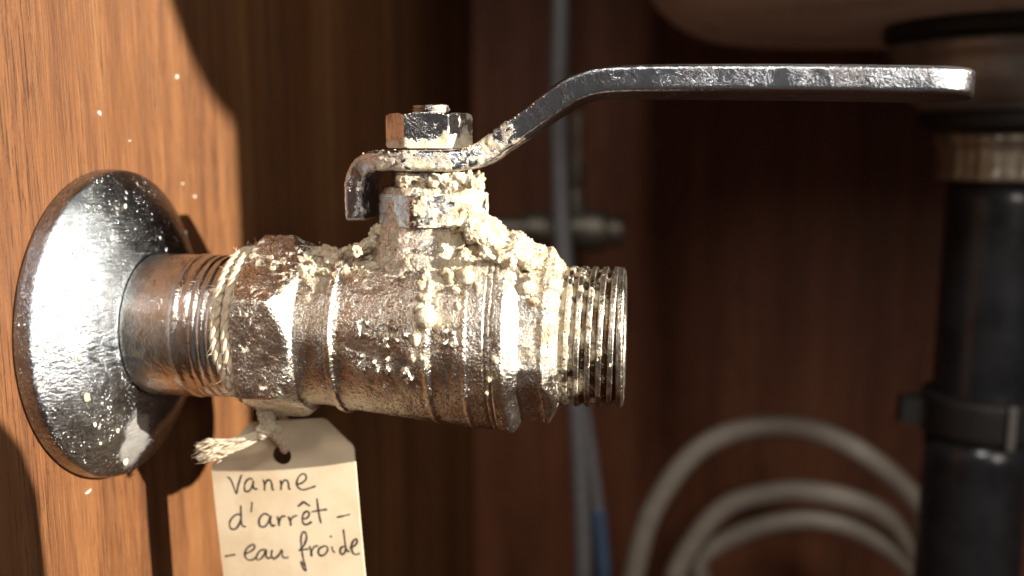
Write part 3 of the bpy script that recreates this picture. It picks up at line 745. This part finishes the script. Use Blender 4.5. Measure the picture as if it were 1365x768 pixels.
# strand through the tag's hole and back behind it
m_ = strand(catmull([(34.4, -2.4, -21.2), (35.2, -1.6, -22.4), (35.6, 0.2, -24.2), (35.2, 2.2, -26.0), (34.8, 4.2, -27.2), (34.4, 6.2, -26.0), (34.2, 6.6, -23.0), (33.8, 5.0, -19.6), (33.4, 1.6, -19.2), (33.6, -1.4, -20.6)], 12), 0.85, 4, 3, seed=20)
obj("tie_loop", m_.v, m_.f, M_twine, twine)
# two frayed tails to the left
TAILS = [[(33.0, -2.6, -21.4), (29.0, -3.4, -22.6), (25.2, -3.2, -23.5), (21.8, -3.0, -23.9), (18.8, -3.0, -25.0)], [(33.2, -2.8, -21.8), (29.4, -3.8, -23.8), (25.8, -4.0, -25.0), (22.2, -3.6, -25.9), (19.0, -3.4, -27.3)]]
for k, pts in enumerate(TAILS):
    m_ = strand(catmull(pts, 12), 0.62, 0.8, 4, seed=30 + k)
    obj("tail", m_.v, m_.f, M_twine, twine)
# loose fibres: along the wraps and at the frayed ends
mb = MB()
for _ in range(120):
    wv = random.choice((w1, w2)); i = random.randrange(60, len(wv) - 2); p = wv[i]; out = np.array([0, p[1], p[2]]); out /= np.linalg.norm(out)
    d = out * random.uniform(0.3, 1.0) + np.array([random.uniform(-1.4, 0.8), random.uniform(-.4, .4), random.uniform(-.6, .6)]); d /= np.linalg.norm(d)
    q = p + out * 0.7 + np.array([random.uniform(-.7, .7), 0, 0]); ln = random.uniform(0.5, 2.2); b = np.array([random.gauss(0, .5), random.gauss(0, .3), random.gauss(0, .5)])
    V, Fs = tube([q, q + d * ln * .5 + b * .15 * ln, q + d * ln + b * .5 * ln], [0.045, 0.04, 0.02], 4); mb.add(V, Fs)
for _ in range(300):
    e = np.array(random.choice([(22.0, -3.1, -24.1), (22.2, -3.6, -26.0), (25, -3.5, -24.4)])) + np.array([random.uniform(-1, 3), random.gauss(0, .45), random.gauss(0, .6)])
    d = np.array([-1.0, random.gauss(0, .15), random.gauss(-0.30, .14)]); ln = random.uniform(1.5, 3.8)
    V, Fs = tube([e, e + d * ln * .5 + np.array([0, 0, random.gauss(0, .12)]), e + d * ln + np.array([0, 0, random.gauss(0, .3)])], [0.09, 0.085, 0.04], 4); mb.add(V, Fs)
fuzz = obj("loose_fibres", mb.v, mb.f, M_twine, twine); fuzz["kind"] = "stuff"

card = empty("paper_tag", (35.6, 4.0, -18.5), "cream card tag reading vanne d'arrêt - eau froide, tied under the valve", "tag")
YT = 4.0; TH = 0.55
def tag_y(x, z): return YT + 0.0016 * (x - 36) ** 2 + 0.0010 * (z + 40) ** 2 - 0.9    # faint curl
outline = [(18.41, -32.03), (18.56, -31.22), (27.19, -21.78), (28.0, -21.27), (43.43, -19.75), (44.24, -20.05), (49.93, -25.54), (50.18, -26.25), (53.58, -85.83), (21.71, -88.37)]
hole = [(34.5 + 2.05 * math.cos(a), -28.18 + 2.05 * math.sin(a)) for a in [2 * math.pi * k / 40 for k in range(40)]]
bm = bmesh.new()
def loop(pts):
    vs_ = [bm.verts.new((x, 0, z)) for x, z in pts]; return [bm.edges.new((vs_[i], vs_[(i + 1) % len(vs_)])) for i in range(len(vs_))]
dense = []
for a, b in zip(outline, outline[1:] + outline[:1]):
    nn_ = max(1, int(math.dist(a, b) / 2.0)); dense += [(a[0] + (b[0] - a[0]) * i / nn_, a[1] + (b[1] - a[1]) * i / nn_) for i in range(nn_)]
ed = loop(dense) + loop(hole)
bmesh.ops.triangle_fill(bm, use_beauty=True, edges=ed)
bmesh.ops.subdivide_edges(bm, edges=[e for e in bm.edges if e.calc_length() > 3], cuts=3, use_grid_fill=False)
bmesh.ops.triangulate(bm, faces=bm.faces[:])
flat = np.array([v.co[:] for v in bm.verts]); bm.verts.index_update()
tf = [tuple(v.index for v in f.verts) for f in bm.faces]; be = [tuple(v.index for v in e.verts) for e in bm.edges if len(e.link_faces) == 1]; bm.free()
N = len(flat); fr_ = flat.copy(); bk = flat.copy()
yy = np.array([tag_y(p[0], p[2]) for p in flat]); fr_[:, 1] = yy - TH / 2; bk[:, 1] = yy + TH / 2
Fs = tf + [tuple(i + N for i in f[::-1]) for f in tf] + [(a, b, b + N, a + N) for a, b in be]
bm = bmesh.new()
vv = [bm.verts.new(p) for p in np.vstack([fr_, bk])]
for f in Fs:
    try: bm.faces.new([vv[i] for i in f])
    except ValueError: pass
bmesh.ops.recalc_face_normals(bm, faces=bm.faces[:])
V = [v.co[:] for v in bm.verts]; bm.verts.index_update(); Fs = [tuple(v.index for v in f.verts) for f in bm.faces]; bm.free()
obj("card", V, Fs, M_paper, card, smooth=False)
# handwriting: pen strokes as thin raised ribbons; coordinates on a 1038 x 768 sheet laid on the card
def sheet(px, py):
    a = px / 1038; b = py / 768
    x = (19.54 * (1 - a) + 52.8 * a) * (1 - b) + (18.23 * (1 - a) + 52.18 * a) * b
    z = (-31.38 * (1 - a) - 29.72 * a) * (1 - b) + (-56.81 * (1 - a) - 54.5 * a) * b
    return x, z
strokes = [
 [(82,72),(105,88),(128,140),(147,183),(160,125),(183,54)],
 [(262,88),(240,80),(215,100),(203,135),(210,165),(235,165),(258,135),(268,95),(266,130),(275,150),(298,148)],
 [(335,85),(345,120),(345,160),(348,118),(364,92),(385,92),(396,115),(400,148),(412,158)],
 [(455,90),(462,120),(460,156),(464,118),(481,92),(502,92),(512,115),(515,146),(527,152)],
 [(562,122),(600,110),(630,85),(628,55),(605,48),(580,70),(568,110),(580,140),(610,155),(650,146),(698,130)],
 [(172,325),(140,330),(105,365),(97,400),(110,426),(140,426),(165,395),(178,350)], [(178,262),(180,330),(183,385),(195,408),(216,408)],
 [(258,240),(255,275),(251,310)],
 [(377,330),(345,318),(315,345),(307,380),(320,408),(350,405),(375,375),(388,335),(388,380),(400,402),(420,395)],
 [(435,335),(445,370),(447,402),(449,365),(467,338),(492,335)],
 [(512,335),(525,370),(528,400),(528,362),(547,338),(574,330)],
 [(608,356),(640,346),(655,320),(640,302),(618,315),(608,350),(615,385),(640,392),(672,372)], [(578,268),(598,252),(616,238),(638,252),(660,265)],
 [(706,212),(714,280),(724,340),(735,386)], [(668,306),(720,297),(776,290)],
 [(838,345),(885,336),(930,325)],
 [(62,620),(100,613),(140,605)],
 [(200,602),(240,585),(272,560),(270,535),(245,540),(215,570),(205,610),(225,640),(260,640),(292,612)],
 [(347,565),(315,575),(290,610),(290,640),(315,635),(340,605),(355,570),(355,610),(365,630),(387,622)],
 [(397,570),(392,610),(410,630),(440,610),(465,570),(468,610),(485,625),(512,620)],
 [(583,576),(615,540),(635,490),(630,452),(612,445),(598,480),(600,550),(612,630),(625,690),(628,716),(611,700),(595,645)], [(582,574),(612,568),(650,562)],
 [(655,540),(665,580),(668,612),(670,580),(687,548),(714,540)],
 [(748,545),(722,560),(715,590),(730,610),(760,600),(778,570),(770,546),(745,543)],
 [(806,545),(812,575),(828,590)], [(793,479),(800,477),(808,475)],
 [(897,545),(870,555),(862,580),(872,603),(892,590),(903,555)], [(884,428),(893,500),(900,555),(910,580),(926,580)],
 [(925,560),(955,545),(975,520),(970,498),(950,510),(938,545),(945,590),(965,605),(994,598)]]
mb = MB(); rs = np.random.default_rng(3)
for s_ in strokes:
    pts = catmull(s_, 8); q = np.array([sheet(a, b) for a, b in pts]); K = len(q)
    t = np.gradient(q, axis=0); t /= np.linalg.norm(t, axis=1)[:, None] + 1e-9; nr = np.stack([-t[:, 1], t[:, 0]], 1)
    hw = 0.205 * (1 + 0.45 * (fbm(np.c_[pts * 0.03, np.zeros(K)], 3, 9) - 0.5) * 2); hw[0] *= 0.6; hw[-1] *= 0.5
    V = []
    for i in range(K):
        for sgn, lift in ((1, 0.006), (0.6, 0.022), (-0.6, 0.022), (-1, 0.006)):
            x, z = q[i] + nr[i] * hw[i] * sgn; V.append((x, tag_y(x, z) - TH / 2 - lift - 0.004, z))
    mb.add(V, [(4 * i + k, 4 * i + k + 1, 4 * i + k + 5, 4 * i + k + 4) for i in range(K - 1) for k in range(3)])
wr = obj("handwriting", mb.v, mb.f, M_ink, card); wr["label"] = "dark handwriting: vanne d'arrêt - eau froide"

# ------------------------------------------------------------------ under the sink: basin, drain, hoses, second valve
basin = empty("sink_basin", (300, 190, 78), "beige ceramic underside of the sink at the upper right", "sink")
def bowl(cx, cy, hx, hy, zbot, ztop, rc, plan_r, inset=0.0):
    rows = []; n = 96
    def plan(hx, hy, r):
        pts = []
        for k in range(n):
            a = 2 * math.pi * k / n; c_, s_ = math.cos(a), math.sin(a)
            e = 2 / 5.0; pts.append((cx + hx * math.copysign(abs(c_) ** e, c_), cy + hy * math.copysign(abs(s_) ** e, s_)))
        return pts
    prof_ = [(1.0, ztop)] + [(1.0, zbot + rc + (ztop - zbot - rc) * (1 - k / 5)) for k in range(1, 6)]
    for k in range(1, 13):
        t = k / 12 * math.pi / 2; prof_.append((None, zbot + rc - rc * math.sin(t), rc * (1 - math.cos(t))))
    V = []
    for p in prof_:
        ins = p[2] if p[0] is None else 0
        V += [(x, y, p[1]) for x, y in plan(hx - ins, hy - ins, plan_r)]
    nb = len(prof_)
    for q in (0.85, 0.6, 0.3, 0.02):
        V += [(x, y, zbot - 1.5 * (1 - q)) for x, y in plan((hx - rc) * q, (hy - rc) * q, plan_r)]; nb += 1
    return V, [tuple(f) for f in grid_faces(nb, n).tolist()]
V, Fs = bowl(330, 190, 228, 140, 79, 541, 42, 60); obj("bowl", V, Fs, M_ceramic, basin)

drain = empty("sink_drain", (237.5, 190, -272), "black plastic drain pipe with brass nut under the sink", "drain pipe")
DX, DY = 237.5, 190
def zl(name, pr, mat, n=64, cx=DX, cy=DY, parent=drain, fun=None, step=3):
    p = resample(pr, step); P, Fc, c = lathe_z(p, n, cx, cy, fun, 0); return obj(name, P, Fc, mat, parent)
zl("sealing_ring", [(79, 20), (79, 41.5), (77.5, 42.5), (73.5, 42.5), (72.5, 41), (72.4, 20)], M_rubber)
zl("drain_body", [(72.3, 30), (71.5, 40.5), (68, 40.5), (66, 38.5), (58, 37), (52, 33), (49, 28.5), (47.5, 27.5), (47.4, 12)], M_dchrome)
zl("gasket", [(47.3, 12), (47.2, 27.5), (46.2, 28.6), (42.2, 28.6), (41.2, 27.6), (41, 12)], M_rubber)
def ribs(Z, PH, R): return R + np.where(R > 18.5, 0.35 * np.sign(np.sin(PH * 9)), 0)
zl("coupling_nut", [(40.8, 12), (40.6, 21), (39.5, 22.2), (36, 22.2), (35, 20.6), (26, 20.2), (24, 20.8), (22.8, 20.2), (22.7, 12)], M_brass, n=144, fun=ribs)
zl("pipe", [(22.6, 10), (22.5, 17.2), (-58, 17.2), (-150, 17.2), (-271.5, 17.2), (-271.6, 2)], M_black, step=8)
cl_ = zl("clamp", [(-57.2, 17.3), (-57.0, 20.2), (-58.0, 21.0), (-72, 21.0), (-73, 20.2), (-73.2, 17.3)], M_rubber)
b_ = MB().box((DX - 29, DY - 3, -70), (DX - 20.2, DY + 4, -60)); obj("clamp_lug", b_.v, b_.f, M_rubber, cl_, smooth=False)
b_ = MB().box((DX + 2.5, DY - 22.6, -73), (DX + 5.0, DY - 20.4, -57)); obj("clamp_seam", b_.v, b_.f, M_dchrome, cl_, smooth=False)
zl("sleeve", [(-73.3, 17.3), (-73.4, 19.0), (-160, 19.0), (-270, 19.0), (-270.5, 17.3)], M_black, step=8)

coil = catmull([(104, 303, -268), (104, 300, -225), (107.9, 300, -194.2), (117, 300, -156.3), (139.4, 300, -122.2), (169.3, 300, -108.7), (202.9, 300, -111.2), (237, 300, -131.4), (262, 300, -165), (268, 306, -205), (250, 316, -240), (205, 318, -256),
                (160, 316, -240), (134, 312, -205), (131.7, 310, -192.5), (152.1, 308, -158.5), (182.1, 306, -145.2), (212.1, 306, -146), (238.6, 308, -157.4), (256, 316, -185), (258, 324, -212), (236, 332, -236), (195, 332, -244), (160, 326, -228),
                (143.5, 320, -193.5), (168, 318, -173.0), (198, 317, -163.3), (224.4, 316, -167.5), (248.2, 316, -182.3), (268, 318, -210), (276, 320, -268)], 12)
V, Fs = tube(coil, 5.6, 14)
hose = obj("coiled_hose", V, Fs, M_hose, None, loc=(195, 305, -268)); tag(hose, "grey flexible hose lying in loops behind the drain pipe", "hose")
V, Fs = tube(catmull([(66.5, 298, 541), (66.2, 300, 150), (65.4, 300, 69.4), (66.2, 300, 20), (68, 300, -17.2), (72.5, 300, -65), (76.7, 300, -108.6), (79.6, 300, -160), (80.9, 300, -196), (81, 300, -271)], 12), 4.7, 14)
h2 = obj("supply_hose", V, Fs, M_braid, None, loc=(66, 300, -271)); tag(h2, "upright grey supply hose rising behind the valve", "hose")
sup = empty("blue_hose", (92, 312, -271), "thin hose with blue lower sleeve leaning beside the upright hose", "hose")
V, Fs = tube(catmull([(78.0, 312, -100), (81.5, 312, -120), (85.0, 312, -143), (88.0, 312, -165)], 10), 3.4, 12); obj("hose_end", V, Fs, M_braid, sup)
V, Fs = tube(catmull([(87.6, 312, -162), (89.6, 312, -180), (92.0, 312, -205), (94, 312, -240), (95, 312, -271)], 10), 4.0, 12); obj("sleeve", V, Fs, M_blue, sup)

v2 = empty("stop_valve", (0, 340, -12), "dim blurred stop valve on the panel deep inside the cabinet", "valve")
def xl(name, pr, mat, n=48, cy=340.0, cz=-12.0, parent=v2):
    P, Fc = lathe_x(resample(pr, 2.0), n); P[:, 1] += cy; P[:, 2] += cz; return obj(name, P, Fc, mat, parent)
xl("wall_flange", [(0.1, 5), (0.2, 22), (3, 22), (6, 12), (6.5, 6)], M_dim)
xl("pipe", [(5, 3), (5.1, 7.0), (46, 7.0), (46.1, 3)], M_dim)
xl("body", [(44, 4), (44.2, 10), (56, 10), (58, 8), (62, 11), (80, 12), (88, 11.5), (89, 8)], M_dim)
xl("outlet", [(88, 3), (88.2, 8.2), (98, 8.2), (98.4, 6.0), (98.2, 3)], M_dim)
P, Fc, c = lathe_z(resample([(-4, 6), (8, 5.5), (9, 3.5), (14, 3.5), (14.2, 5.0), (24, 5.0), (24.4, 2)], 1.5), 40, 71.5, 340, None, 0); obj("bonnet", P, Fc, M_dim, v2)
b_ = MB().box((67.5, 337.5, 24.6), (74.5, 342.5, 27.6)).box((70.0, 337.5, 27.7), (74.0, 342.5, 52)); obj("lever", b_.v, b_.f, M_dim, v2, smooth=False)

# ------------------------------------------------------------------ beyond the right edge of the frame: an added bottle shape whose rounded shoulder shades the panel's lower left corner
bx, by = 330.0, -146.0
bot = empty("shadow_bottle", (bx, by, -272), "added bottle-shaped shadow caster out of frame, shading the panel at lower left", "shadow caster")
prb = [(-271.8, 2), (-271.6, 26), (-269, 28), (66, 28), (78, 27.5), (86, 25), (92, 20.5), (95.5, 15), (97, 12.5), (97.2, 11)]
P, Fc, c = lathe_z(resample(prb, 4), 48, bx, by, None, 0); obj("shadow_bottle_body", P, Fc, M_white, bot)
P, Fc, c = lathe_z(resample([(97.3, 3), (97.4, 12.8), (119, 12.6), (120, 11.5), (120.2, 0.1)], 3), 48, bx, by, None, 0); obj("cap", P, Fc, M_blue, bot)
